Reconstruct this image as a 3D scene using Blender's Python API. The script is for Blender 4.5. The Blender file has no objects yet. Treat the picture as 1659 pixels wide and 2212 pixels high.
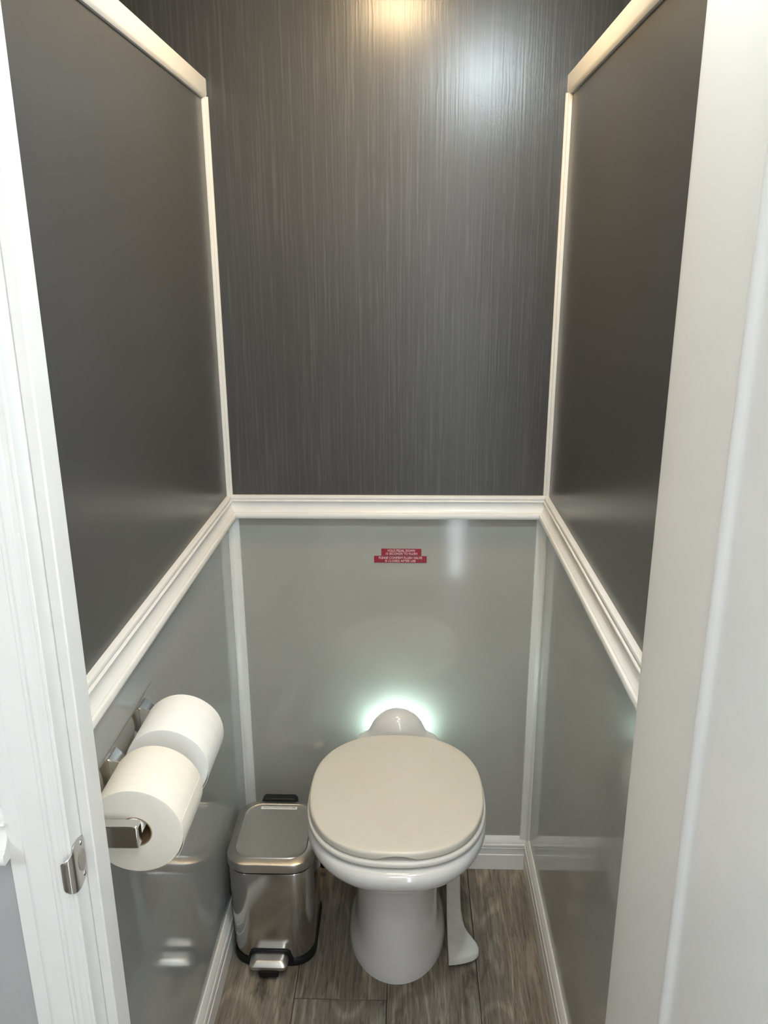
import bpy, bmesh, math, random
from mathutils import Vector, Matrix

random.seed(4)
scene = bpy.context.scene
COL = scene.collection

# ------------------------------------------------------------------ camera
F_PX, CX, CY, CZ, YAW, PITCH, ROLL = 1737.4, 0.4058, -1.734, 1.5, -0.0308, 0.3001, -0.0047
cam_d = bpy.data.cameras.new("camera")
cam_d.sensor_fit = 'HORIZONTAL'
cam_d.sensor_width = 36.0
cam_d.lens = 36.0 * F_PX / 1659.0
cam_d.clip_start = 0.02
cam = bpy.data.objects.new("camera", cam_d)
COL.objects.link(cam)
_F = Vector((math.sin(YAW) * math.cos(PITCH), math.cos(YAW) * math.cos(PITCH), -math.sin(PITCH)))
_R0 = Vector((math.cos(YAW), -math.sin(YAW), 0.0))
_U0 = _R0.cross(_F)
_R = _R0 * math.cos(ROLL) + _U0 * math.sin(ROLL)
_U = _R.cross(_F)
cam.matrix_world = Matrix(((_R.x, _U.x, -_F.x, CX), (_R.y, _U.y, -_F.y, CY), (_R.z, _U.z, -_F.z, CZ), (0, 0, 0, 1)))
scene.camera = cam

# ------------------------------------------------------------------ world, exposure
world = bpy.data.worlds.new("world")
scene.world = world
world.use_nodes = True
_bg = world.node_tree.nodes["Background"]
_bg.inputs[0].default_value = (0.80, 0.90, 1.0, 1)
_bg.inputs[1].default_value = 6.5
scene.view_settings.view_transform = 'Standard'
scene.view_settings.look = 'None'
scene.view_settings.gamma = 1.0
scene.view_settings.use_curve_mapping = False
scene.view_settings.exposure = 1.05
scene.cycles.max_bounces = 7
scene.cycles.diffuse_bounces = 4
scene.cycles.glossy_bounces = 4

def portal(name, loc, rot, sx, sy):
    d = bpy.data.lights.new(name, 'AREA')
    d.shape = 'RECTANGLE'
    d.size, d.size_y = sx, sy
    d.cycles.is_portal = True
    o = bpy.data.objects.new(name, d)
    COL.objects.link(o)
    o.location = loc
    o.rotation_euler = rot
    return o


portal("added_window_daylight", (-0.93, -1.65, 1.375), (0, -math.pi / 2, 0), 0.45, 0.50)      # daylight portal for a window added in the unseen passage
portal("added_gap_daylight", (0.645, -2.07, 0.975), (math.pi / 2, 0, 0), 0.07, 1.95)     # portal for daylight at the invented door gap

LAMP_WARM = ((1.0, 0.72, 0.40), 58.0)     # ceiling lamp over the toilet
LAMP_COOL = ((0.78, 0.93, 1.0), 165.0)     # ceiling lamp by the stall door
LAMP_HALL_ADDED = ((0.98, 0.98, 1.0), 9.0)     # fill lamp added in the unseen passage
LED_GLOW = ((0.70, 1.0, 0.98), 64.0)      # LED strip behind the toilet

# ------------------------------------------------------------------ dimensions
W = 0.719
Z_RAIL0, Z_RAIL1 = 0.945, 1.000
Z_CAP0, Z_CAP1 = 1.812, 1.845
Z_CEIL = 2.08
Y_FRONT0, Y_FRONT1 = -1.056, -1.092     # stall front wall (inner face, passage face)
X_SIDE = 0.68                           # face of the right-hand return wall
Y_REAR = -2.05


# ------------------------------------------------------------------ materials
def new_mat(name):
    m = bpy.data.materials.new(name)
    m.use_nodes = True
    nt = m.node_tree
    return m, nt, nt.nodes["Principled BSDF"]


def lk(nt, a, b):
    nt.links.new(a, b)


def node(nt, kind, **kw):
    n = nt.nodes.new(kind)
    for k, v in kw.items():
        setattr(n, k, v)
    return n


def coords(nt, scale=(1, 1, 1), kind="Object", loc=(0, 0, 0)):
    tc = node(nt, "ShaderNodeTexCoord")
    mp = node(nt, "ShaderNodeMapping")
    mp.inputs["Scale"].default_value = scale
    mp.inputs["Location"].default_value = loc
    lk(nt, tc.outputs[kind], mp.inputs["Vector"])
    return mp.outputs["Vector"]


def noise(nt, vec, scale, detail=2.0, rough=0.5, dist=0.0):
    n = node(nt, "ShaderNodeTexNoise")
    n.inputs["Scale"].default_value = scale
    n.inputs["Detail"].default_value = detail
    n.inputs["Roughness"].default_value = rough
    n.inputs["Distortion"].default_value = dist
    lk(nt, vec, n.inputs["Vector"])
    return n.outputs["Fac"]


def ramp(nt, fac, stops):
    r = node(nt, "ShaderNodeValToRGB")
    els = r.color_ramp.elements
    while len(els) < len(stops):
        els.new(0.5)
    for e, (p, c) in zip(els, stops):
        e.position = p
        e.color = (c[0], c[1], c[2], 1)
    lk(nt, fac, r.inputs["Fac"])
    return r.outputs["Color"]


def bump(nt, fac, bsdf, strength, distance):
    b = node(nt, "ShaderNodeBump")
    b.inputs["Strength"].default_value = strength
    b.inputs["Distance"].default_value = distance
    lk(nt, fac, b.inputs["Height"])
    lk(nt, b.outputs["Normal"], bsdf.inputs["Normal"])
    return b


def simple(name, col, rough=0.4, metal=0.0, spec=0.5, coat=0.0, var=0.04, scale=30.0, bmp=0.0):
    m, nt, b = new_mat(name)
    f = noise(nt, coords(nt), scale, 3.0)
    c0 = [max(0.0, c * (1 - var)) for c in col]
    c1 = [min(1.0, c * (1 + var)) for c in col]
    lk(nt, ramp(nt, f, [(0.3, c0), (0.7, c1)]), b.inputs["Base Color"])
    b.inputs["Roughness"].default_value = rough
    b.inputs["Metallic"].default_value = metal
    b.inputs["Specular IOR Level"].default_value = spec
    b.inputs["Coat Weight"].default_value = coat
    b.inputs["Coat Roughness"].default_value = 0.05
    if bmp:
        bump(nt, f, b, bmp, 0.001)
    return m


def emitter(name, col, strength):
    m, nt, b = new_mat(name)
    b.inputs["Base Color"].default_value = (0.9, 0.9, 0.9, 1)
    b.inputs["Emission Color"].default_value = (*col, 1)
    b.inputs["Emission Strength"].default_value = strength
    return m


def panel_dark(name, k, bs):
    """charcoal laminate with fine upright, slightly wavy ribs"""
    DK = (0.064, 0.062, 0.059)
    m, nt, b = new_mat(name)
    warp = noise(nt, coords(nt, (40, 40, 14)), 1.0, 1.0)
    v = coords(nt, (285, 285, 4.0))
    add = node(nt, "ShaderNodeVectorMath", operation='MULTIPLY_ADD')
    cmb = node(nt, "ShaderNodeCombineXYZ")
    lk(nt, warp, cmb.inputs[0]); lk(nt, warp, cmb.inputs[1])
    lk(nt, cmb.outputs[0], add.inputs[0])
    add.inputs[1].default_value = (1.5, 1.5, 0)
    lk(nt, v, add.inputs[2])
    rib = noise(nt, add.outputs[0], 1.0, 0.6, 0.5)
    fine = noise(nt, coords(nt, (900, 900, 500)), 1.0, 1.0)
    lk(nt, ramp(nt, rib, [(0.34, [c * (1 - 0.14 * k) for c in DK]), (0.55, DK), (0.72, [c * (1 + 0.5 * k) for c in DK])]),
       b.inputs["Base Color"])
    mix = node(nt, "ShaderNodeMath", operation='MULTIPLY_ADD')
    lk(nt, fine, mix.inputs[0]); mix.inputs[1].default_value = 0.12; lk(nt, rib, mix.inputs[2])
    bump(nt, mix.outputs[0], b, bs, 0.0012)
    b.inputs["Roughness"].default_value = 0.28
    b.inputs["Specular IOR Level"].default_value = 0.42
    return m


def panel_grey(name, c0, c1):
    """glossy grey fibreglass panel with a faint orange-peel surface"""
    m, nt, b = new_mat(name)
    f = noise(nt, coords(nt, (1, 1, 1)), 6.0, 3.0)
    lk(nt, ramp(nt, f, [(0.3, c0), (0.7, c1)]), b.inputs["Base Color"])
    peel = noise(nt, coords(nt), 330.0, 1.0)
    wav = noise(nt, coords(nt), 16.0, 2.0)
    mx = node(nt, "ShaderNodeMath", operation='MULTIPLY_ADD')
    lk(nt, peel, mx.inputs[0]); mx.inputs[1].default_value = 0.22; lk(nt, wav, mx.inputs[2])
    bump(nt, mx.outputs[0], b, 0.08, 0.0016)
    b.inputs["Roughness"].default_value = 0.07
    b.inputs["Specular IOR Level"].default_value = 0.80
    return m


def panel_light():
    """light grey laminate with a fine woven surface"""
    m, nt, b = new_mat("light_linen_laminate")
    f = noise(nt, coords(nt, (700, 700, 60)), 1.0, 2.0)
    g = noise(nt, coords(nt, (90, 900, 900)), 1.0, 2.0)
    a = node(nt, "ShaderNodeMath", operation='ADD')
    lk(nt, f, a.inputs[0]); lk(nt, g, a.inputs[1])
    lk(nt, ramp(nt, a.outputs[0], [(0.3, (0.665, 0.640, 0.590)), (0.9, (0.705, 0.680, 0.630))]), b.inputs["Base Color"])
    bump(nt, a.outputs[0], b, 0.12, 0.0006)
    b.inputs["Roughness"].default_value = 0.45
    return m


def wood():
    m, nt, b = new_mat("grey_brown_oak_vinyl")
    oi = node(nt, "ShaderNodeObjectInfo")
    tc = node(nt, "ShaderNodeTexCoord")
    off = node(nt, "ShaderNodeVectorMath", operation='MULTIPLY_ADD')
    cm = node(nt, "ShaderNodeCombineXYZ")
    for i in range(3):
        lk(nt, oi.outputs["Random"], cm.inputs[i])
    lk(nt, cm.outputs[0], off.inputs[0])
    off.inputs[1].default_value = (7.3, 13.1, 3.7)
    lk(nt, tc.outputs["Object"], off.inputs[2])

    def mapped(s):
        mp = node(nt, "ShaderNodeMapping")
        mp.inputs["Scale"].default_value = s
        lk(nt, off.outputs[0], mp.inputs["Vector"])
        return mp.outputs["Vector"]
    # cathedral figure: contour lines of a slow noise stretched along the board
    slow = noise(nt, mapped((7, 1.5, 7)), 1.0, 1.6, 0.45, 0.25)
    mul = node(nt, "ShaderNodeMath", operation='MULTIPLY'); mul.inputs[1].default_value = 70.0
    lk(nt, slow, mul.inputs[0])
    sn = node(nt, "ShaderNodeMath", operation='SINE'); lk(nt, mul.outputs[0], sn.inputs[0])
    fig = ramp(nt, sn.outputs[0], [(0.0, (0.5, 0.5, 0.5)), (0.55, (0.55, 0.55, 0.55)), (1.0, (0.80, 0.80, 0.80))])
    fibre = noise(nt, mapped((170, 7, 170)), 1.0, 4.0, 0.65)
    pore = noise(nt, mapped((420, 26, 420)), 1.0, 2.0, 0.5)
    patch = noise(nt, mapped((11, 5, 11)), 1.0, 4.0, 0.7, 1.2)
    base = ramp(nt, fibre, [(0.25, (0.112, 0.091, 0.068)), (0.5, (0.205, 0.172, 0.132)), (0.75, (0.300, 0.257, 0.202))])
    mx = node(nt, "ShaderNodeMix", data_type='RGBA', blend_type='OVERLAY')
    mx.inputs[0].default_value = 0.75
    lk(nt, base, mx.inputs[6]); lk(nt, fig, mx.inputs[7])
    pr = ramp(nt, pore, [(0.36, (0.55, 0.55, 0.55)), (0.5, (1, 1, 1))])
    m2 = node(nt, "ShaderNodeMix", data_type='RGBA', blend_type='MULTIPLY')
    m2.inputs[0].default_value = 0.7
    lk(nt, mx.outputs[2], m2.inputs[6]); lk(nt, pr, m2.inputs[7])
    kn = ramp(nt, patch, [(0.31, (0.36, 0.34, 0.31)), (0.44, (1, 1, 1)), (0.75, (1.0, 1.0, 1.0))])
    m3 = node(nt, "ShaderNodeMix", data_type='RGBA', blend_type='MULTIPLY')
    m3.inputs[0].default_value = 0.85
    lk(nt, m2.outputs[2], m3.inputs[6]); lk(nt, kn, m3.inputs[7])
    lk(nt, m3.outputs[2], b.inputs["Base Color"])
    b.inputs["Roughness"].default_value = 0.5
    b.inputs["Specular IOR Level"].default_value = 0.35
    bump(nt, fibre, b, 0.15, 0.0008)
    return m


def brushed(name, col, rough, axis=(4, 4, 900), aniso=0.0, bs=0.05):
    m, nt, b = new_mat(name)
    f = noise(nt, coords(nt, axis), 1.0, 3.0, 0.6)
    lk(nt, ramp(nt, f, [(0.3, [c * 0.93 for c in col]), (0.7, col)]), b.inputs["Base Color"])
    b.inputs["Metallic"].default_value = 1.0
    b.inputs["Roughness"].default_value = rough
    b.inputs["Anisotropic"].default_value = aniso
    bump(nt, f, b, bs, 0.0004)
    return m


def paper(name, c0, c1):
    m, nt, b = new_mat(name)
    f = noise(nt, coords(nt, (30, 160, 30)), 1.0, 4.0, 0.6, 0.6)
    lk(nt, ramp(nt, f, [(0.3, c0), (0.7, c1)]), b.inputs["Base Color"])
    g = noise(nt, coords(nt, (300, 300, 300)), 1.0, 2.0)
    a = node(nt, "ShaderNodeMath", operation='MULTIPLY_ADD')
    lk(nt, g, a.inputs[0]); a.inputs[1].default_value = 0.2; lk(nt, f, a.inputs[2])
    bump(nt, a.outputs[0], b, 0.25, 0.0015)
    b.inputs["Roughness"].default_value = 0.95
    b.inputs["Specular IOR Level"].default_value = 0.1
    return m


M = {
    'dark': panel_dark("charcoal_ribbed_laminate", 0.65, 0.15), 'dark_side': panel_dark("charcoal_smooth_laminate", 0.08, 0.006),
    'grey': panel_grey("glossy_grey_panel", (0.385, 0.376, 0.338), (0.405, 0.395, 0.355)),
    'grey_side': panel_grey("glossy_grey_side_panel", (0.375, 0.378, 0.372), (0.395, 0.397, 0.390)), 'light': panel_light(), 'wood': wood(),
    'trim': simple("white_satin_trim", (0.77, 0.755, 0.72), 0.3, var=0.015),
    'casing': simple("white_gloss_paint", (0.73, 0.715, 0.69), 0.32, var=0.012),
    'ceiling': simple("white_ceiling_board", (0.78, 0.77, 0.74), 0.6),
    'core': simple("partition_core", (0.30, 0.30, 0.29), 0.6),
    'sub': simple("dark_joint_filler", (0.035, 0.028, 0.022), 0.8),
    'china': simple("white_vitreous_china", (0.74, 0.72, 0.69), 0.10, spec=0.6, coat=0.3, var=0.008),
    'seat': simple("ivory_seat_plastic", (0.74, 0.685, 0.585), 0.28, var=0.01),
    'seat2': simple("white_seat_plastic", (0.74, 0.705, 0.65), 0.25, var=0.01),
    'pedal': simple("white_pedal_plastic", (0.68, 0.66, 0.60), 0.42, var=0.06, scale=60),
    'steel': brushed("brushed_stainless", (0.56, 0.55, 0.53), 0.17, (4, 4, 700), bs=0.015),
    'steel_lid': brushed("brushed_stainless_lid", (0.58, 0.56, 0.525), 0.33, (4, 500, 4), bs=0.02),
    'chrome': simple("polished_chrome", (0.72, 0.715, 0.70), 0.08, metal=1.0, var=0.01),
    'nickel': simple("satin_nickel", (0.58, 0.565, 0.54), 0.2, metal=1.0, var=0.02),
    'black': simple("black_plastic", (0.009, 0.009, 0.009), 0.45, spec=0.25),
    'hole': simple("painted_recess_shade", (0.30, 0.27, 0.23), 0.7),
    'paper': paper("white_tissue_paper", (0.85, 0.84, 0.80), (0.88, 0.87, 0.83)),
    'cream_paper': paper("cream_tissue_paper", (0.84, 0.79, 0.69), (0.87, 0.82, 0.72)),
    'core_tube': simple("brown_card_tube", (0.30, 0.19, 0.10), 0.9),
    'red': simple("red_sign_plastic", (0.27, 0.013, 0.027), 0.35, var=0.02),
    'sign_text': simple("white_sign_lettering", (0.85, 0.72, 0.72), 0.5),
    'label': simple("white_label_tape", (0.80, 0.78, 0.72), 0.5),
    'label_text': simple("black_label_lettering", (0.03, 0.03, 0.03), 0.6),
    'warm': emitter("warm_lamp_diffuser", *LAMP_WARM),
    'cool': emitter("cool_lamp_diffuser", *LAMP_COOL),
    'hall_added': emitter("added_passage_diffuser", *LAMP_HALL_ADDED),
    'led': emitter("led_strip_diffuser", *LED_GLOW),
    'door': simple("white_door_paint", (0.72, 0.71, 0.68), 0.35),
    'ground': simple("pale_concrete_ground", (0.45, 0.44, 0.42), 0.9, var=0.15, scale=4),
}


# ------------------------------------------------------------------ helpers
def tag(o, label=None, cat=None, group=None, kind=None):
    if label:
        o["label"] = label
    if cat:
        o["category"] = cat
    if group:
        o["group"] = group
    if kind:
        o["kind"] = kind
    return o


def empty(name, loc=(0, 0, 0), parent=None):
    o = bpy.data.objects.new(name, None)
    o.empty_display_size = 0.05
    COL.objects.link(o)
    o.location = loc
    if parent:
        o.parent = parent
    return o


def mk(name, verts, faces, mat, parent=None, smooth=None, bevel=0.0, seg=2, origin=None):
    """verts are in world space; the object's origin is put at its parent's or at `origin`"""
    me = bpy.data.meshes.new(name)
    base = Vector((0, 0, 0))
    if parent is not None:
        base = world_loc(parent)
    if origin is not None:
        base = Vector(origin)
    me.from_pydata([tuple(Vector(v) - base) for v in verts], [], faces)
    bm = bmesh.new()
    bm.from_mesh(me)
    bmesh.ops.remove_doubles(bm, verts=bm.verts, dist=1e-6)
    bmesh.ops.recalc_face_normals(bm, faces=bm.faces)
    bm.to_mesh(me)
    bm.free()
    me.materials.append(mat)
    if smooth is not None:
        me.shade_smooth()
        me.set_sharp_from_angle(angle=math.radians(smooth))
    o = bpy.data.objects.new(name, me)
    COL.objects.link(o)
    if parent is not None:
        o.parent = parent
        o.location = base - world_loc(parent)
    else:
        o.location = base
    if bevel:
        b = o.modifiers.new("bevel", 'BEVEL')
        b.width = bevel
        b.segments = seg
        b.limit_method = 'ANGLE'
        b.angle_limit = math.radians(40)
        if smooth is None:
            me.shade_smooth()
            me.set_sharp_from_angle(angle=math.radians(35))
    return o


def world_loc(o):
    v = Vector(o.location)
    while o.parent is not None:
        o = o.parent
        v = v + Vector(o.location)
    return v


def box_vf(x0, x1, y0, y1, z0, z1):
    v = [(x, y, z) for x in (x0, x1) for y in (y0, y1) for z in (z0, z1)]
    f = [(0, 1, 3, 2), (4, 6, 7, 5), (0, 4, 5, 1), (2, 3, 7, 6), (0, 2, 6, 4), (1, 5, 7, 3)]
    return v, f


def box(name, x0, x1, y0, y1, z0, z1, mat, parent=None, bevel=0.0, seg=2, origin=None):
    v, f = box_vf(x0, x1, y0, y1, z0, z1)
    return mk(name, v, f, mat, parent, bevel=bevel, seg=seg, origin=origin)


def sweep_vf(rings, closed_ring=True, caps=True, closed_path=False):
    n = len(rings[0])
    v = [p for r in rings for p in r]
    f = []
    m = len(rings)
    for i in range(m if closed_path else m - 1):
        j = (i + 1) % m
        for k in range(n if closed_ring else n - 1):
            k2 = (k + 1) % n
            f.append((i * n + k, i * n + k2, j * n + k2, j * n + k))
    if caps and not closed_path:
        f.append(tuple(range(n)))
        f.append(tuple((m - 1) * n + k for k in range(n)))
    return v, f


def sweep(name, rings, mat, parent=None, smooth=35, caps=True, closed_path=False, origin=None, bevel=0.0):
    v, f = sweep_vf(rings, True, caps, closed_path)
    return mk(name, v, f, mat, parent, smooth=smooth, origin=origin, bevel=bevel)


def outline(cx, yc, hw, bf, bb, nf=2.5, nb=2.25, n=96, z=0.0):
    """egg-shaped plan ring: half-width hw at yc, front reach bf (towards -y), back reach bb"""
    r = []
    for i in range(n):
        t = 2 * math.pi * i / n
        c, s = math.cos(t), math.sin(t)
        ex = nf if s < 0 else nb
        x = hw * math.copysign(abs(c) ** (2 / ex), c)
        y = (bf if s < 0 else bb) * math.copysign(abs(s) ** (2 / ex), s)
        r.append((cx + x, yc + y, z))
    return r


def rrect(x0, x1, y0, y1, r, z, seg=6):
    pts = []
    for (cx, cy, a0) in ((x1 - r, y1 - r, 0), (x0 + r, y1 - r, 90), (x0 + r, y0 + r, 180), (x1 - r, y0 + r, 270)):
        for i in range(seg + 1):
            a = math.radians(a0 + 90 * i / seg)
            pts.append((cx + r * math.cos(a), cy + r * math.sin(a), z))
    return pts


def text(name, s, size, mat, parent, place, extrude=0.0002, width=None):
    """lettering as a mesh; place maps a local (u, v, w) to world"""
    c = bpy.data.curves.new(name, 'FONT')
    c.body = s
    c.size = size
    c.align_x = 'CENTER'
    c.align_y = 'CENTER'
    c.extrude = extrude
    c.resolution_u = 3
    tmp = bpy.data.objects.new(name + "_tmp", c)
    COL.objects.link(tmp)
    bpy.context.view_layer.update()
    ev = tmp.evaluated_get(bpy.context.evaluated_depsgraph_get())
    m0 = ev.to_mesh()
    pts = [v.co.copy() for v in m0.vertices]
    fs = [tuple(p.vertices) for p in m0.polygons]
    ev.to_mesh_clear()
    bpy.data.objects.remove(tmp, do_unlink=True)
    bpy.data.curves.remove(c)
    w = max(p.x for p in pts) - min(p.x for p in pts)
    k = (width / w) if width else 1.0
    return mk(name, [place(p.x * k, p.y, p.z) for p in pts], fs, mat, parent)


# ------------------------------------------------------------------ the setting: floor
floor = box("floor", -0.9, 1.5, Y_REAR, 0.0, -0.05, -0.0042, M['sub'])
tag(floor, "grey-brown wood-look plank floor under the toilet", None, kind='structure')
PW = 0.1978
GAP = 0.0007
x_seams = [0.168 + PW * k for k in range(-6, 8)]
joints = {0: (-0.405,), 1: (-1.02,), 2: (-0.86,), -1: (-0.98,)}
for k in range(-6, 7):
    xa = max(-0.9, 0.168 + PW * k)
    xb = min(1.5, 0.168 + PW * (k + 1))
    cuts = joints.get(k, (-0.35 - 0.27 * (k % 3),))
    ys = [0.0] + [c for c in cuts]
    while ys[-1] > Y_REAR:
        ys.append(max(Y_REAR, ys[-1] - 1.22))
    for a, b in zip(ys[:-1], ys[1:]):
        if a - b < 0.02:
            continue
        v, f = box_vf(xa + GAP, xb - GAP, b + GAP, a - GAP, -0.005, 0.0)
        mk("plank", v, f, M['wood'], floor, bevel=0.0008, seg=1, origin=((xa + xb) / 2, (a + b) / 2, 0))

# ------------------------------------------------------------------ the setting: walls
wb = box("wall_back", -0.9, 1.5, 0.004, 0.06, 0.0, Z_CEIL, M['core'])
tag(wb, kind='structure')
box("upper_panel", -0.9, 1.5, 0.0, 0.005, 0.97, Z_CEIL, M['dark'], wb)["label"] = "charcoal ribbed upper panel"
box("lower_panel", -0.9, 1.5, 0.0, 0.005, 0.0, 0.97, M['grey'], wb)["label"] = "glossy grey lower panel"

wl = box("wall_left", -0.030, -0.004, Y_FRONT0, 0.0, 0.0, Z_CAP0, M['core'])
tag(wl, kind='structure')
box("upper_panel", -0.005, 0.0, Y_FRONT0, 0.0, 0.97, Z_CAP0, M['dark_side'], wl)["label"] = "charcoal upper panel"
box("lower_panel", -0.005, 0.0, Y_FRONT0, 0.0, 0.0, 0.97, M['grey_side'], wl)["label"] = "glossy grey lower panel"
box("outer_panel", -0.035, -0.029, Y_FRONT0, 0.0, 0.0, Z_CAP0, M['dark'], wl)

wr = box("wall_right", W + 0.004, W + 0.030, -0.88, 0.0, 0.0, Z_CAP0, M['core'])
tag(wr, kind='structure')
box("upper_panel", W, W + 0.005, -0.88, 0.0, 0.97, Z_CAP0, M['dark_side'], wr)["label"] = "charcoal upper panel"
box("lower_panel", W, W + 0.005, -0.88, 0.0, 0.0, 0.97, M['grey_side'], wr)["label"] = "glossy grey lower panel"
box("outer_panel", W + 0.029, W + 0.035, -0.88, 0.0, 0.0, Z_CAP0, M['dark'], wr)

# stall front wall left of the doorway, seen from the passage
wf = box("wall_front", -0.9, 0.074, Y_FRONT1 + 0.004, Y_FRONT0, 0.0, Z_CEIL, M['core'])
tag(wf, kind='structure')
box("upper_panel", -0.9, 0.074, Y_FRONT1, Y_FRONT1 + 0.005, 0.97, Z_CEIL, M['light'], wf)
box("lower_panel", -0.9, 0.074, Y_FRONT1, Y_FRONT1 + 0.005, 0.0, 0.97, M['grey_side'], wf)

# return wall on the right of the doorway, running back along the passage
ws = box("wall_side", X_SIDE + 0.004, X_SIDE + 0.10, Y_REAR, -0.88, 0.0, Z_CEIL, M['core'])
tag(ws, kind='structure')
box("linen_panel", X_SIDE, X_SIDE + 0.005, Y_REAR, -0.88, 0.0, Z_CEIL, M['light'], ws)
box("end_panel", X_SIDE, X_SIDE + 0.10, -0.8805, -0.878, 0.0, Z_CEIL, M['light'], ws)

wn = box("wall_outer_right", 1.5, 1.55, -0.88, 0.06, 0.0, Z_CEIL, M['dark']); tag(wn, kind='structure')
wn = empty("wall_outer_left", (-0.925, -1.0, 0.0)); tag(wn, kind='structure')
WY0, WY1, WZ0, WZ1 = -1.90, -1.40, 1.15, 1.60
for nm, y0_, y1_, z0_, z1_ in (("wall_below_window", Y_REAR, 0.06, 0.0, WZ0), ("wall_above_window", Y_REAR, 0.06, WZ1, Z_CEIL),
                               ("wall_beside_window", Y_REAR, WY0, WZ0, WZ1), ("wall_beside_window", WY1, 0.06, WZ0, WZ1)):
    box(nm, -0.95, -0.9, y0_, y1_, z0_, z1_, M['light'], wn)
win = empty("added_window_1", (-0.9, (WY0 + WY1) / 2, WZ0)); tag(win, kind='structure')  # added window, out of view, to brighten the right return wall
for y0_, y1_, z0_, z1_ in ((WY0 - 0.03, WY1 + 0.03, WZ0 - 0.03, WZ0 + 0.01), (WY0 - 0.03, WY1 + 0.03, WZ1 - 0.01, WZ1 + 0.03),
                           (WY0 - 0.03, WY0 + 0.01, WZ0 + 0.01, WZ1 - 0.01), (WY1 - 0.01, WY1 + 0.03, WZ0 + 0.01, WZ1 - 0.01)):
    box("frame", -0.905, -0.885, y0_, y1_, z0_, z1_, M['casing'], win, bevel=0.002)
wn = box("wall_front_right", X_SIDE + 0.10, 1.5, -0.92, -0.88, 0.0, Z_CEIL, M['light']); tag(wn, kind='structure')
wn = box("wall_rear", -0.9, 0.0, Y_REAR - 0.04, Y_REAR, 0.0, Z_CEIL, M['light']); tag(wn, kind='structure')
box("door_head", 0.0, X_SIDE + 0.10, Y_REAR - 0.04, Y_REAR, 1.95, Z_CEIL, M['light'], wn)
cl = box("ceiling", -0.95, 1.55, Y_REAR - 0.04, 0.06, Z_CEIL, Z_CEIL + 0.03, M['ceiling']); tag(cl, kind='structure')

# invented door behind the camera, left ajar to let in a daylight strip
d2 = empty("added_door_2", (0.0, Y_REAR, 0.0)); tag(d2, kind='structure')
box("door_leaf", 0.004, 0.610, Y_REAR - 0.036, Y_REAR, 0.0015, 1.945, M['door'], d2, bevel=0.002)
sweep("door_handle", [[(0.56 + 0.010 * math.cos(a * math.pi / 4), y, 1.0 + 0.010 * math.sin(a * math.pi / 4)) for a in range(8)]
                      for y in (Y_REAR, Y_REAR + 0.05)], M['nickel'], d2)
gr = box("ground", -4, 4, -8, Y_REAR - 0.05, -0.62, -0.60, M['ground']); tag(gr, kind='structure')

# ------------------------------------------------------------------ the setting: mouldings
RAIL = [(0.0, 1.003), (0.0065, 1.0028), (0.0090, 1.0015), (0.0100, 0.999), (0.0098, 0.9965), (0.0080, 0.9950), (0.0080, 0.9935),
        (0.0115, 0.9928), (0.0125, 0.9915), (0.0122, 0.9900), (0.0095, 0.9888), (0.0090, 0.984), (0.0095, 0.979), (0.0112, 0.974), (0.0142, 0.9695),
        (0.0172, 0.9670), (0.0172, 0.9655), (0.0210, 0.9645), (0.0222, 0.962), (0.0225, 0.958), (0.0220, 0.955), (0.0205, 0.953), (0.0, 0.953)]
BASE = [(0.0, 0.096), (0.0025, 0.0955), (0.0060, 0.0895), (0.0085, 0.0835), (0.0095, 0.080), (0.0097, 0.0775), (0.0112, 0.0765),
        (0.0122, 0.0735), (0.0118, 0.0705), (0.0104, 0.0690), (0.0104, 0.0670), (0.0112, 0.0655), (0.0112, 0.0635), (0.0096, 0.0620),
        (0.0096, 0.0480), (0.0086, 0.0470), (0.0086, 0.0455), (0.0108, 0.0440), (0.0110, 0.0), (0.0, 0.0)]


def mould_back(name, prof, mat):
    r0 = [(d, -d, z) for d, z in prof]
    r1 = [(W - d, -d, z) for d, z in prof]
    return sweep(name, [r0, r1], mat, smooth=28)


def mould_left(name, prof, mat, y1):
    r0 = [(d, -d, z) for d, z in prof]
    r1 = [(d, y1, z) for d, z in prof]
    return sweep(name, [r0, r1], mat, smooth=28)


def mould_right(name, prof, mat, y1):
    r0 = [(W - d, -d, z) for d, z in prof]
    r1 = [(W - d, y1, z) for d, z in prof]
    return sweep(name, [r0, r1], mat, smooth=28)


tag(mould_back("trim_1", RAIL, M['trim']), "white chair rail across the back wall", kind='structure')
tag(mould_left("trim_2", RAIL, M['trim'], Y_FRONT0), "white chair rail along the left wall", kind='structure')
tag(mould_right("trim_3", RAIL, M['trim'], -0.88), "white chair rail along the right wall", kind='structure')
tag(mould_back("baseboard_back", BASE, M['trim']), "white baseboard behind the toilet", kind='structure')
tag(mould_left("baseboard_left", BASE, M['trim'], Y_FRONT0), "white baseboard beside the steel bin", kind='structure')
tag(mould_right("baseboard_right", BASE, M['trim'], -0.88), "white baseboard on the right wall", kind='structure')


def corner(name, right, prof, z0, z1, label):
    """upright strip in a back corner; prof = (distance from side wall, distance from back wall)"""
    s = [((W - a) if right else a, -b) for a, b in prof]
    o = sweep(name, [[(x, y, z0) for x, y in s], [(x, y, z1) for x, y in s]], M['trim'], smooth=40)
    return tag(o, label, kind='structure')


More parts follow.
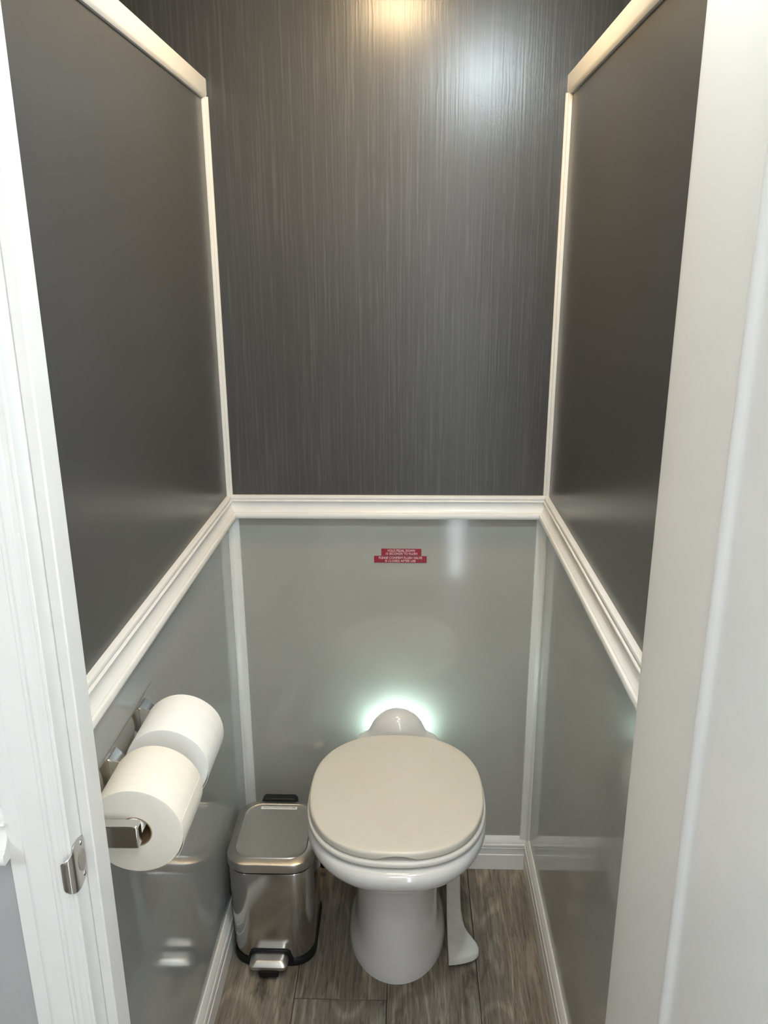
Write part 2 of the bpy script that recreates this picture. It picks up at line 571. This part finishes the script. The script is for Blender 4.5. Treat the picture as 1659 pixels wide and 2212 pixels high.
UP = [(0, 0), (0.0115, 0), (0.0115, 0.0025), (0.0105, 0.0040), (0.0085, 0.0050), (0.0070, 0.0062), (0.0066, 0.0085), (0.0055, 0.0100),
      (0.0030, 0.0108), (0, 0.0108)]
LO = [(0, 0), (0.0225, 0), (0.0225, 0.0045), (0.0215, 0.0062), (0.0120, 0.0078), (0.0085, 0.0090), (0.0065, 0.0115), (0.0055, 0.0150),
      (0.0035, 0.0172), (0, 0.0175)]
corner("trim_4", False, UP, 0.999, Z_CAP0, "slim white corner strip above the rail, left")
corner("trim_5", True, UP, 0.999, Z_CAP0, "slim white corner strip above the rail, right")
corner("trim_6", False, LO, 0.090, 0.951, "white corner strip below the rail, left")
corner("trim_7", True, LO, 0.090, 0.951, "white corner strip below the rail, right")

CAP = [(-0.040, Z_CAP0 - 0.001), (-0.040, Z_CAP1), (0.0075, Z_CAP1), (0.0090, Z_CAP1 - 0.0015), (0.0090, Z_CAP0 + 0.004),
       (0.0075, Z_CAP0), (0.0045, Z_CAP0 - 0.003), (0.0, Z_CAP0 - 0.003), (0.0, Z_CAP0 - 0.001)]
o = sweep("trim_8", [[(d, y, z) for d, z in CAP] for y in (0.0, Y_FRONT0)], M['trim'], smooth=30)
tag(o, "white cap along the top of the left partition", kind='structure')
o = sweep("trim_9", [[(W - d, y, z) for d, z in CAP] for y in (0.0, -0.88)], M['trim'], smooth=30)
tag(o, "white cap along the top of the right partition", kind='structure')

# passage-side rail on the front wall, left of the casing
o = sweep("trim_10", [[(x, Y_FRONT1 - d, z) for d, z in RAIL] for x in (-0.9, 0.024)], M['trim'], smooth=28)
tag(o, "white chair rail left of the door casing", kind='structure')

# ------------------------------------------------------------------ door frame of the stall
d1 = empty("door_1", (0.09, Y_FRONT1, 0.0)); tag(d1, kind='structure')
Z_HEAD = 1.90
CAS = [(0.0225, Y_FRONT1), (0.0225, -1.1005), (0.0235, -1.1015), (0.0385, -1.1035), (0.0400, -1.1050), (0.0425, -1.1075), (0.0455, -1.1085),
       (0.0655, -1.1095), (0.0668, -1.1120), (0.0690, -1.1138), (0.0715, -1.1138), (0.0735, -1.1120), (0.0755, -1.1115), (0.0780, -1.1135),
       (0.0820, -1.1150), (0.0860, -1.1140), (0.0880, -1.1115), (0.0885, -1.1080), (0.0885, Y_FRONT1)]
sweep("casing", [[(x, y, z) for x, y in CAS] for z in (0.0, Z_HEAD + 0.06)], M['casing'], d1, smooth=30)
box("jamb", 0.073, 0.0900, -1.1135, Y_FRONT0, 0.0, Z_HEAD, M['casing'], d1, bevel=0.0008)
box("stop", 0.0895, 0.1010, -1.0880, Y_FRONT0 - 0.0005, 0.0, Z_HEAD, M['casing'], d1, bevel=0.0015)
box("head", 0.0885, X_SIDE, -1.1135, Y_FRONT0, Z_HEAD, Z_HEAD + 0.06, M['casing'], d1, bevel=0.001)

# strike plate: flat on the jamb, its lip rolled round the casing edge
def strike():
    path = [(-1.0895, 0.0912), (-1.1000, 0.0912), (-1.1080, 0.0912), (-1.1125, 0.0915), (-1.1160, 0.0912), (-1.1190, 0.0895),
            (-1.1205, 0.0868), (-1.1205, 0.0838), (-1.1195, 0.0815)]
    zs = [(0.9285, 0.9705), (0.9245, 0.9745), (0.9240, 0.9750), (0.9255, 0.9735), (0.9265, 0.9700), (0.9275, 0.9670), (0.9285, 0.9645),
          (0.9295, 0.9630), (0.9315, 0.9605)]
    path = [(-1.0890, 0.0912)] + path
    zs = [(0.9320, 0.9670)] + zs
    n = 14
    outer, inner = [], []
    for (y, x), (a, b) in zip(path, zs):
        outer.append([(x + 0.0006, y, a + (b - a) * i / n) for i in range(n + 1)])
        inner.append([(x - 0.0008, y + 0.0004, a + (b - a) * i / n) for i in range(n + 1)])
    rings = [o_ + list(reversed(i_)) for o_, i_ in zip(outer, inner)]
    return sweep("strike_plate", rings, M['nickel'], d1, smooth=35)


sp = strike()
sp["label"] = "satin metal strike plate with rolled lip"
hole = [(0.0921, -1.0945 - 0.0075 * math.cos(t) - 0.003, 0.9490 + 0.0115 * math.sin(t)) for t in
        [math.radians(-180 + 15 * i) for i in range(25)]]
hv = [(0.0919, y, z) for _, y, z in hole]
hv2 = [(0.0924, y, z) for _, y, z in hole]
sweep("latch_hole_shade", [hv, hv2], M['hole'], sp, smooth=30)  # raised flat patch; the opening's shade is put into its colour
for zc in (0.9668, 0.9312):
    rr = []
    for xx, r in ((0.0917, 0.0027), (0.0925, 0.0026), (0.0928, 0.0018)):
        rr.append([(xx, -1.0950 + r * math.cos(t * math.pi / 8), zc + r * math.sin(t * math.pi / 8)) for t in range(16)])
    sweep("screw", rr, M['nickel'], sp, smooth=30)

# casing on the right-hand return wall, close to the camera
CASR = [(0.0, -1.0770), (0.005, -1.0772), (0.0095, -1.0795), (0.0125, -1.0835), (0.0135, -1.0885), (0.0130, -1.0935), (0.0112, -1.0985),
        (0.0092, -1.1030), (0.0085, -1.1080), (0.0092, -1.1200), (0.0100, -1.1400), (0.0100, -1.3600), (0.0, -1.3600)]
o = sweep("trim_11", [[(X_SIDE - d, y, z) for d, y in CASR] for z in (0.0, 2.0)], M['casing'], smooth=40)
tag(o, "white rounded casing on the right return wall", kind='structure')
d3 = empty("door_3", (X_SIDE, -1.60, 0.0)); tag(d3, kind='structure')
box("door_leaf", X_SIDE - 0.006, X_SIDE + 0.001, -1.90, -1.3605, 0.01, 1.99, M['door'], d3, bevel=0.001)


# ------------------------------------------------------------------ lamps of the stall and an added one in the passage
def ceiling_lamp(x, y, r, mat, label, dome=0.03):
    t = empty("ceiling_light", (x, y, Z_CEIL))
    tag(t, label, "ceiling light")
    z = Z_CEIL
    n = 40
    ring = lambda rr, zz: [(x + rr * math.cos(2 * math.pi * i / n), y + rr * math.sin(2 * math.pi * i / n), zz) for i in range(n)]
    sweep("housing", [ring(r + 0.018, z), ring(r + 0.018, z - 0.014), ring(r + 0.012, z - 0.018), ring(r + 0.001, z - 0.018),
                      ring(r + 0.001, z - 0.002)], M['casing'], t, smooth=30)
    sweep("diffuser", [ring(r, z - 0.004)] + [ring(r * math.cos(a * math.pi / 16) + 0.0005, z - 0.014 - dome * math.sin(a * math.pi / 16)) for a in range(9)],
          mat, t, smooth=60)
    return t


ceiling_lamp(0.377, -0.36, 0.070, M['warm'], "round warm ceiling lamp above the toilet")
ceiling_lamp(0.630, -1.00, 0.048, M['cool'], "round cool white ceiling lamp by the stall door", 0.05)
ceiling_lamp(0.42, -1.80, 0.17, M['hall_added'], "large round fill lamp added on the passage ceiling", 0.02)

# ------------------------------------------------------------------ toilet
TX = 0.3855
toilet = empty("toilet", (TX, -0.25, 0.0))
tag(toilet, "white pedestal toilet with closed ivory lid against the grey wall", "toilet")

bowl_rings = [
    # z, hw, yc, front y, back y, nf, nb
    (0.000, 0.1115, -0.205, -0.366, -0.045, 2.0, 2.6),
    (0.012, 0.1120, -0.205, -0.3665, -0.045, 2.0, 2.6),
    (0.026, 0.1090, -0.205, -0.3655, -0.045, 2.05, 2.6),
    (0.040, 0.1030, -0.205, -0.3640, -0.045, 2.1, 2.6),
    (0.056, 0.0970, -0.205, -0.3625, -0.045, 2.15, 2.6),
    (0.080, 0.0945, -0.205, -0.3610, -0.045, 2.2, 2.6),
    (0.120, 0.0925, -0.205, -0.3590, -0.045, 2.2, 2.6),
    (0.180, 0.0915, -0.205, -0.3580, -0.045, 2.2, 2.6),
    (0.225, 0.0925, -0.210, -0.3620, -0.045, 2.2, 2.6),
    (0.255, 0.0990, -0.220, -0.3720, -0.045, 2.2, 2.5),
    (0.280, 0.1130, -0.235, -0.3930, -0.045, 2.2, 2.5),
    (0.305, 0.1310, -0.250, -0.4240, -0.045, 2.2, 2.4),
    (0.330, 0.1480, -0.265, -0.4560, -0.045, 2.25, 2.4),
    (0.355, 0.1640, -0.280, -0.4880, -0.047, 2.25, 2.4),
    (0.378, 0.1760, -0.290, -0.5130, -0.050, 2.3, 2.4),
    (0.398, 0.1830, -0.295, -0.5300, -0.055, 2.35, 2.4),
    (0.414, 0.1855, -0.300, -0.5370, -0.060, 2.4, 2.4),
    (0.426, 0.1845, -0.300, -0.5360, -0.065, 2.4, 2.4),
    (0.433, 0.1800, -0.300, -0.5310, -0.072, 2.4, 2.4),
    (0.4355, 0.1740, -0.300, -0.5250, -0.080, 2.4, 2.4),
    (0.4355, 0.1300, -0.300, -0.4800, -0.130, 2.4, 2.4),
]
rings = [outline(TX, yc, hw, -(yf - yc), yb - yc, nf, nb, 96, z) for z, hw, yc, yf, yb, nf, nb in bowl_rings]
sweep("bowl", rings, M['china'], toilet, smooth=50)

hump = [(0.400, 0.100, 0.045), (0.425, 0.0985, 0.046), (0.433, 0.094, 0.045), (0.4395, 0.083, 0.042), (0.445, 0.0735, 0.040), (0.452, 0.0675, 0.0385),
        (0.462, 0.0625, 0.037), (0.473, 0.0575, 0.0355), (0.483, 0.0505, 0.033), (0.4915, 0.0420, 0.029), (0.498, 0.0325, 0.024),
        (0.5025, 0.0215, 0.0175), (0.5048, 0.0105, 0.009), (0.5054, 0.002, 0.002)]
sweep("rear_housing", [outline(TX - 0.0015, -0.083, a, b, b, 2.0, 2.0, 64, z) for z, a, b in hump], M['china'], toilet, smooth=60)


def lid_ring(off, z, notch=0.0):
    r = outline(TX, -0.318, 0.1770 - off, 0.1990 - off, 0.190 - off, 2.45, 2.35, 144, z)
    if not notch:
        return r
    out = []
    for x, y, zz in r:
        if y < -0.40:
            k = max(0.0, 1 - ((x - TX - 0.003) / 0.037) ** 2)
            zz += notch * k
        out.append((x, y, zz))
    return out


seat_rings = [lid_ring(o_, z) for o_, z in ((0.006, 0.4405), (-0.0015, 0.4408), (-0.0040, 0.4425), (-0.0048, 0.4460), (-0.0042, 0.4498),
                                           (-0.0022, 0.4520), (0.004, 0.4528), (0.052, 0.4528), (0.060, 0.4500), (0.062, 0.4440), (0.058, 0.4405))]
sweep("seat", seat_rings, M['seat2'], toilet, smooth=50, caps=False, closed_path=True)
for sx in (-0.115, 0.115):     # bumpers between seat and rim
    bx, by = TX + sx, -0.3 - 0.19 * math.sqrt(1 - (sx / 0.19) ** 2)
    sweep("bumper", [[(bx + r * math.cos(a * math.pi / 6), by + r * math.sin(a * math.pi / 6), z) for a in range(12)]
                     for r, z in ((0.006, 0.4352), (0.006, 0.4400))], M['seat2'], toilet)
lid_rings = [lid_ring(0.020, 0.4558), lid_ring(0.010, 0.4558, 0.0080), lid_ring(0.0006, 0.4560, 0.0085), lid_ring(0.0, 0.4568, 0.0080), lid_ring(0.0002, 0.4665),
             lid_ring(0.0010, 0.4692), lid_ring(0.0026, 0.4708), lid_ring(0.0050, 0.4716), lid_ring(0.020, 0.4726), lid_ring(0.060, 0.4744),
             lid_ring(0.110, 0.4754), lid_ring(0.150, 0.4758)]
lid = sweep("lid", lid_rings, M['seat'], toilet, smooth=40)
lid["label"] = "ivory lid, closed"

# flush pedal: a flat lever along the right of the pedestal, flaring to a foot pad
ped = [  # y, z(top), x left, x right
    (-0.040, 0.118, 0.5060, 0.5400), (-0.085, 0.092, 0.5055, 0.5395), (-0.120, 0.066, 0.5040, 0.5375), (-0.160, 0.047, 0.5030, 0.5360), (-0.190, 0.038, 0.5022, 0.5365),
    (-0.212, 0.034, 0.5018, 0.5385), (-0.230, 0.031, 0.5015, 0.5425), (-0.246, 0.030, 0.5013, 0.5490), (-0.262, 0.030, 0.5012, 0.5580),
    (-0.276, 0.030, 0.5012, 0.5660), (-0.288, 0.030, 0.5012, 0.5695), (-0.298, 0.0295, 0.5012, 0.5690), (-0.306, 0.029, 0.5012, 0.5640),
    (-0.3125, 0.0285, 0.5012, 0.5540), (-0.3175, 0.028, 0.5012, 0.5400), (-0.3215, 0.0275, 0.5012, 0.5220), (-0.3240, 0.027, 0.5012, 0.5030)]
TH = 0.016
prs = []
for y, z, a, b in ped:
    e = min(0.003, (b - a) / 4)
    prs.append([(a, y, z - TH), (a, y, z - 0.002), (a + e * 0.6, y, z), (b - e, y, z), (b, y, z - 0.003), (b, y, z - TH)])
pd = sweep("flush_pedal", prs, M['pedal'], toilet, smooth=50, bevel=0.0012)
pd["label"] = "flared white foot pedal"

# ------------------------------------------------------------------ LED light hidden behind the toilet
led = empty("led_light", (TX, -0.006, 0.376))
tag(led, "small LED light glowing on the wall behind the toilet", "night light")
sweep("backplate", [rrect(TX - 0.050, TX + 0.050, -0.036, -0.0005, 0.004, z) for z in (0.376, 0.394)], M['casing'], led, smooth=40)
sweep("diffuser", [rrect(TX - 0.046, TX + 0.046, -0.035, -0.024, 0.0035, z) for z in (0.3935, 0.4020)], M['led'], led, smooth=40)

# ------------------------------------------------------------------ step bin
BX0, BX1, BY0, BY1 = 0.014, 0.2055, -0.328, -0.112
bcx, bcy = (BX0 + BX1) / 2, (BY0 + BY1) / 2
bin_ = empty("step_bin", (bcx, bcy, 0.0))
tag(bin_, "brushed steel pedal bin on the floor left of the toilet", "bin")


def bring(off, z, r, dx=0.0):
    return rrect(BX0 + off, BX1 - off, BY0 + off, BY1 - off, r, z, 8)


sweep("body", [bring(0.012, 0.012, 0.045), bring(0.0075, 0.016, 0.048), bring(0.0055, 0.030, 0.048), bring(0.0030, 0.14, 0.048), bring(0.0020, 0.2475, 0.048), bring(0.0030, 0.2495, 0.047),
               bring(0.010, 0.2495, 0.042)], M['steel'], bin_, smooth=35)
sweep("base_ring", [bring(0.008, 0.0, 0.046), bring(0.0035, 0.002, 0.048), bring(0.0025, 0.012, 0.049), bring(0.0045, 0.0165, 0.048), bring(0.010, 0.0175, 0.044)],
      M['black'], bin_, smooth=40)
sweep("gap_strip", [bring(0.005, 0.249, 0.046), bring(0.005, 0.2545, 0.046)], M['black'], bin_, smooth=40)  # black strip filling the gap between body and lid
lidb = sweep("lid", [bring(0.0020, 0.2535, 0.048), bring(0.0003, 0.2545, 0.049), bring(0.0, 0.2560, 0.049), bring(0.0, 0.2715, 0.049), bring(0.0010, 0.2742, 0.048),
                     bring(0.0040, 0.2763, 0.047), bring(0.0165, 0.2784, 0.040), bring(0.0180, 0.2800, 0.039), bring(0.0195, 0.2790, 0.0385), bring(0.030, 0.2790, 0.033), bring(0.07, 0.2796, 0.02)],
             M['steel_lid'], bin_, smooth=30)
hx = 0.1035
sweep("hinge_cover", [[(hx + sx * w_, y, z) for sx, w_, z in ((-1, 0.044, 0.235), (1, 0.044, 0.235), (1, 0.042, 0.274), (1, 0.036, 0.2815), (-1, 0.036, 0.2815), (-1, 0.042, 0.274))]
                      for y in (-0.113, -0.094)], M['black'], bin_, smooth=30, bevel=0.002)
# pedal with its black surround
sweep("pedal_housing", [[(hx + 0.0015 + sx * w_, y, z) for sx, w_, z in ((-1, 0.052, 0.002), (1, 0.052, 0.002), (1, 0.050, 0.022), (1, 0.045, 0.040), (1, 0.038, 0.0455), (-1, 0.038, 0.0455), (-1, 0.045, 0.040), (-1, 0.050, 0.022))]
                        for y in (-0.3262, -0.300)], M['black'], bin_, smooth=30, bevel=0.002)
px0, px1 = hx - 0.041, hx + 0.043
pb = sweep("pedal", [rrect(px0 + o_, px1 - o_, -0.358 + o_, -0.318, 0.010, z, 5) for o_, z in ((0.002, 0.0215), (0.0, 0.0225), (0.0, 0.030), (0.0035, 0.0345), (0.0095, 0.0385), (0.011, 0.039), (0.016, 0.039))],
           M['steel_lid'], bin_, smooth=25)
sweep("pedal_arm", [rrect(hx - 0.020, hx + 0.024, -0.362, -0.310, 0.006, z, 4) for z in (0.008, 0.0216)], M['black'], bin_, smooth=30)
lb = box("label_strip", 0.0655, 0.1495, -0.1485, -0.1395, 0.2792, 0.2801, M['label'], lidb)
lb["label"] = "white label strip with small black capitals"
text("lettering", "DISPOSE OF FEMININE PRODUCTS HERE", 0.0052, M['label_text'], lb,
     lambda u, v, w: (0.1075 + u, -0.1440 + v, 0.28015 + w), 0.0001, 0.076)

# unidentified black piece, modelled as a tube, behind the toilet beside the bin
hs = sweep("black_piece", [[(x + a * math.cos(t * math.pi / 5), y + a * math.sin(t * math.pi / 5), z) for t in range(10)]
                          for x, y, z, a in ((0.1960, -0.045, 0.028, 0.006), (0.1945, -0.046, 0.032, 0.0090), (0.1920, -0.047, 0.044, 0.0090), (0.1865, -0.048, 0.070, 0.0055), (0.1810, -0.048, 0.105, 0.0045),
                                             (0.1790, -0.045, 0.150, 0.0045), (0.1850, -0.030, 0.195, 0.0045), (0.1900, -0.006, 0.205, 0.0045), (0.1900, -0.0008, 0.2052, 0.0045))],
           M['black'], None, smooth=60)
tag(hs, "short black unidentified piece hanging behind the toilet next to the bin", "hose")

# ------------------------------------------------------------------ toilet-roll holder and rolls
RX, RZ = 0.070, 0.836
hd = empty("roll_holder", (0.0, -0.785, 0.805))
tag(hd, "chrome double toilet-roll holder fixed to the left wall", "roll holder")
box("wall_plate", 0.0003, 0.0028, -0.965, -0.606, 0.806, 0.868, M['chrome'], hd, bevel=0.0008)
for ya in (-0.660, -0.792, -0.922):
    h = 0.013
    rr = []
    for x, hy, hz in ((0.0025, 0.017, 0.026), (0.008, 0.0145, 0.0225), (0.018, 0.0085, 0.0165), (0.026, 0.0078, 0.0155), (0.072, 0.0075, 0.0155), (0.080, 0.0075, 0.0150), (0.0815, 0.006, 0.0135)):
        rr.append([(x, ya - hy, RZ - hz), (x, ya + hy, RZ - hz), (x, ya + hy, RZ + hz), (x, ya - hy, RZ + hz)])
    sweep("arm", rr, M['chrome'], hd, smooth=30, bevel=0.0015)
for y0, y1 in ((-0.9165, -0.7975), (-0.7865, -0.6655)):
    rr = []
    for y, r in ((y0, 0.006), (y0 + 0.003, 0.0115), (y0 + 0.006, 0.012), (y1 - 0.006, 0.012), (y1 - 0.003, 0.0115), (y1, 0.006)):
        rr.append([(RX + r * math.cos(2 * math.pi * i / 20), y, RZ + r * math.sin(2 * math.pi * i / 20)) for i in range(20)])
    sweep("spindle", rr, M['label'], hd, smooth=40)


def roll(y0, y1, r, label, wob, pm):
    hole_r = 0.0205
    ax, az = RX, RZ - (hole_r - 0.0125)       # hangs on the spindle
    t = empty("toilet_roll", (ax, (y0 + y1) / 2, az))
    tag(t, label, "toilet roll", "toilet rolls on the double holder")
    n = 72

    def ring(rr, y):
        out = []
        for i in range(n):
            a = 2 * math.pi * i / n
            k = 1 + (wob * (0.006 * math.sin(3 * a + 1.0) + 0.004 * math.sin(5 * a)) if rr > 0.03 else 0)
            out.append((ax + rr * k * math.cos(a), y, az + rr * k * math.sin(a)))
        return out
    sweep("paper", [ring(hole_r + 0.0006, y0 + 0.0005), ring(r - 0.003, y0), ring(r - 0.0006, y0 + 0.0008), ring(r, y0 + 0.003), ring(r, y1 - 0.003), ring(r - 0.0006, y1 - 0.0008), ring(r - 0.003, y1),
                    ring(hole_r + 0.0006, y1 - 0.0005)], pm, t, smooth=40, caps=False, closed_path=True)
    sweep("core_tube", [ring(hole_r - 0.001, y0 + 0.0005), ring(hole_r + 0.0006, y0 + 0.0005), ring(hole_r + 0.0006, y1 - 0.0005), ring(hole_r - 0.001, y1 - 0.0005)],
          M['core_tube'], t, smooth=40, caps=False, closed_path=True)
    # loose end of the outer sheet
    a0, a1 = math.radians(-38), math.radians(14)
    s = []
    for i in range(9):
        a = a0 + (a1 - a0) * i / 8
        lift = 0.0006 + 0.0020 * (1 - i / 8) ** 2
        s.append((ax + (r + lift) * math.cos(a), az + (r + lift) * math.sin(a)))
    rr = []
    for x, z in s:
        rr.append([(x, y0 + 0.002, z), (x, y1 - 0.002, z), (x - 0.0006, y1 - 0.002, z), (x - 0.0006, y0 + 0.002, z)])
    sweep("loose_sheet", rr, pm, t, smooth=50)
    return t


roll(-0.909, -0.811, 0.0597, "cream toilet roll nearest the door frame, its tube end showing", 0.6, M['cream_paper'])
roll(-0.773, -0.675, 0.0582, "white toilet roll farther from the door, behind the front roll", 1.0, M['paper'])


# ------------------------------------------------------------------ red signs on the back wall
def sign(x0, x1, z0, z1, lines, label):
    t = empty("flush_sign", ((x0 + x1) / 2, 0.0, z0))
    tag(t, label, "sign", "red instruction signs on the back wall")
    box("plate", x0, x1, -0.0016, -0.0002, z0, z1, M['red'], t, bevel=0.0003, seg=1)
    for s, zc, w_ in lines:
        text("lettering", s, 0.0078, M['sign_text'], t, lambda u, v, w: ((x0 + x1) / 2 + u, -0.0018 - w, zc + v), 0.0002, w_)
    return t


sign(0.3459, 0.4375, 0.8592, 0.8755, (("HOLD PEDAL DOWN", 0.8710, 0.0620), ("10 SECONDS TO FLUSH", 0.8636, 0.0720)),
     "upper, narrower red sign reading hold pedal down 10 seconds to flush")
sign(0.3290, 0.4500, 0.8415, 0.8578, (("PLEASE CONFIRM FLUSH VALVE", 0.8534, 0.0990), ("IS CLOSED AFTER USE", 0.8459, 0.0700)),
     "lower, wider red sign reading please confirm flush valve is closed after use")
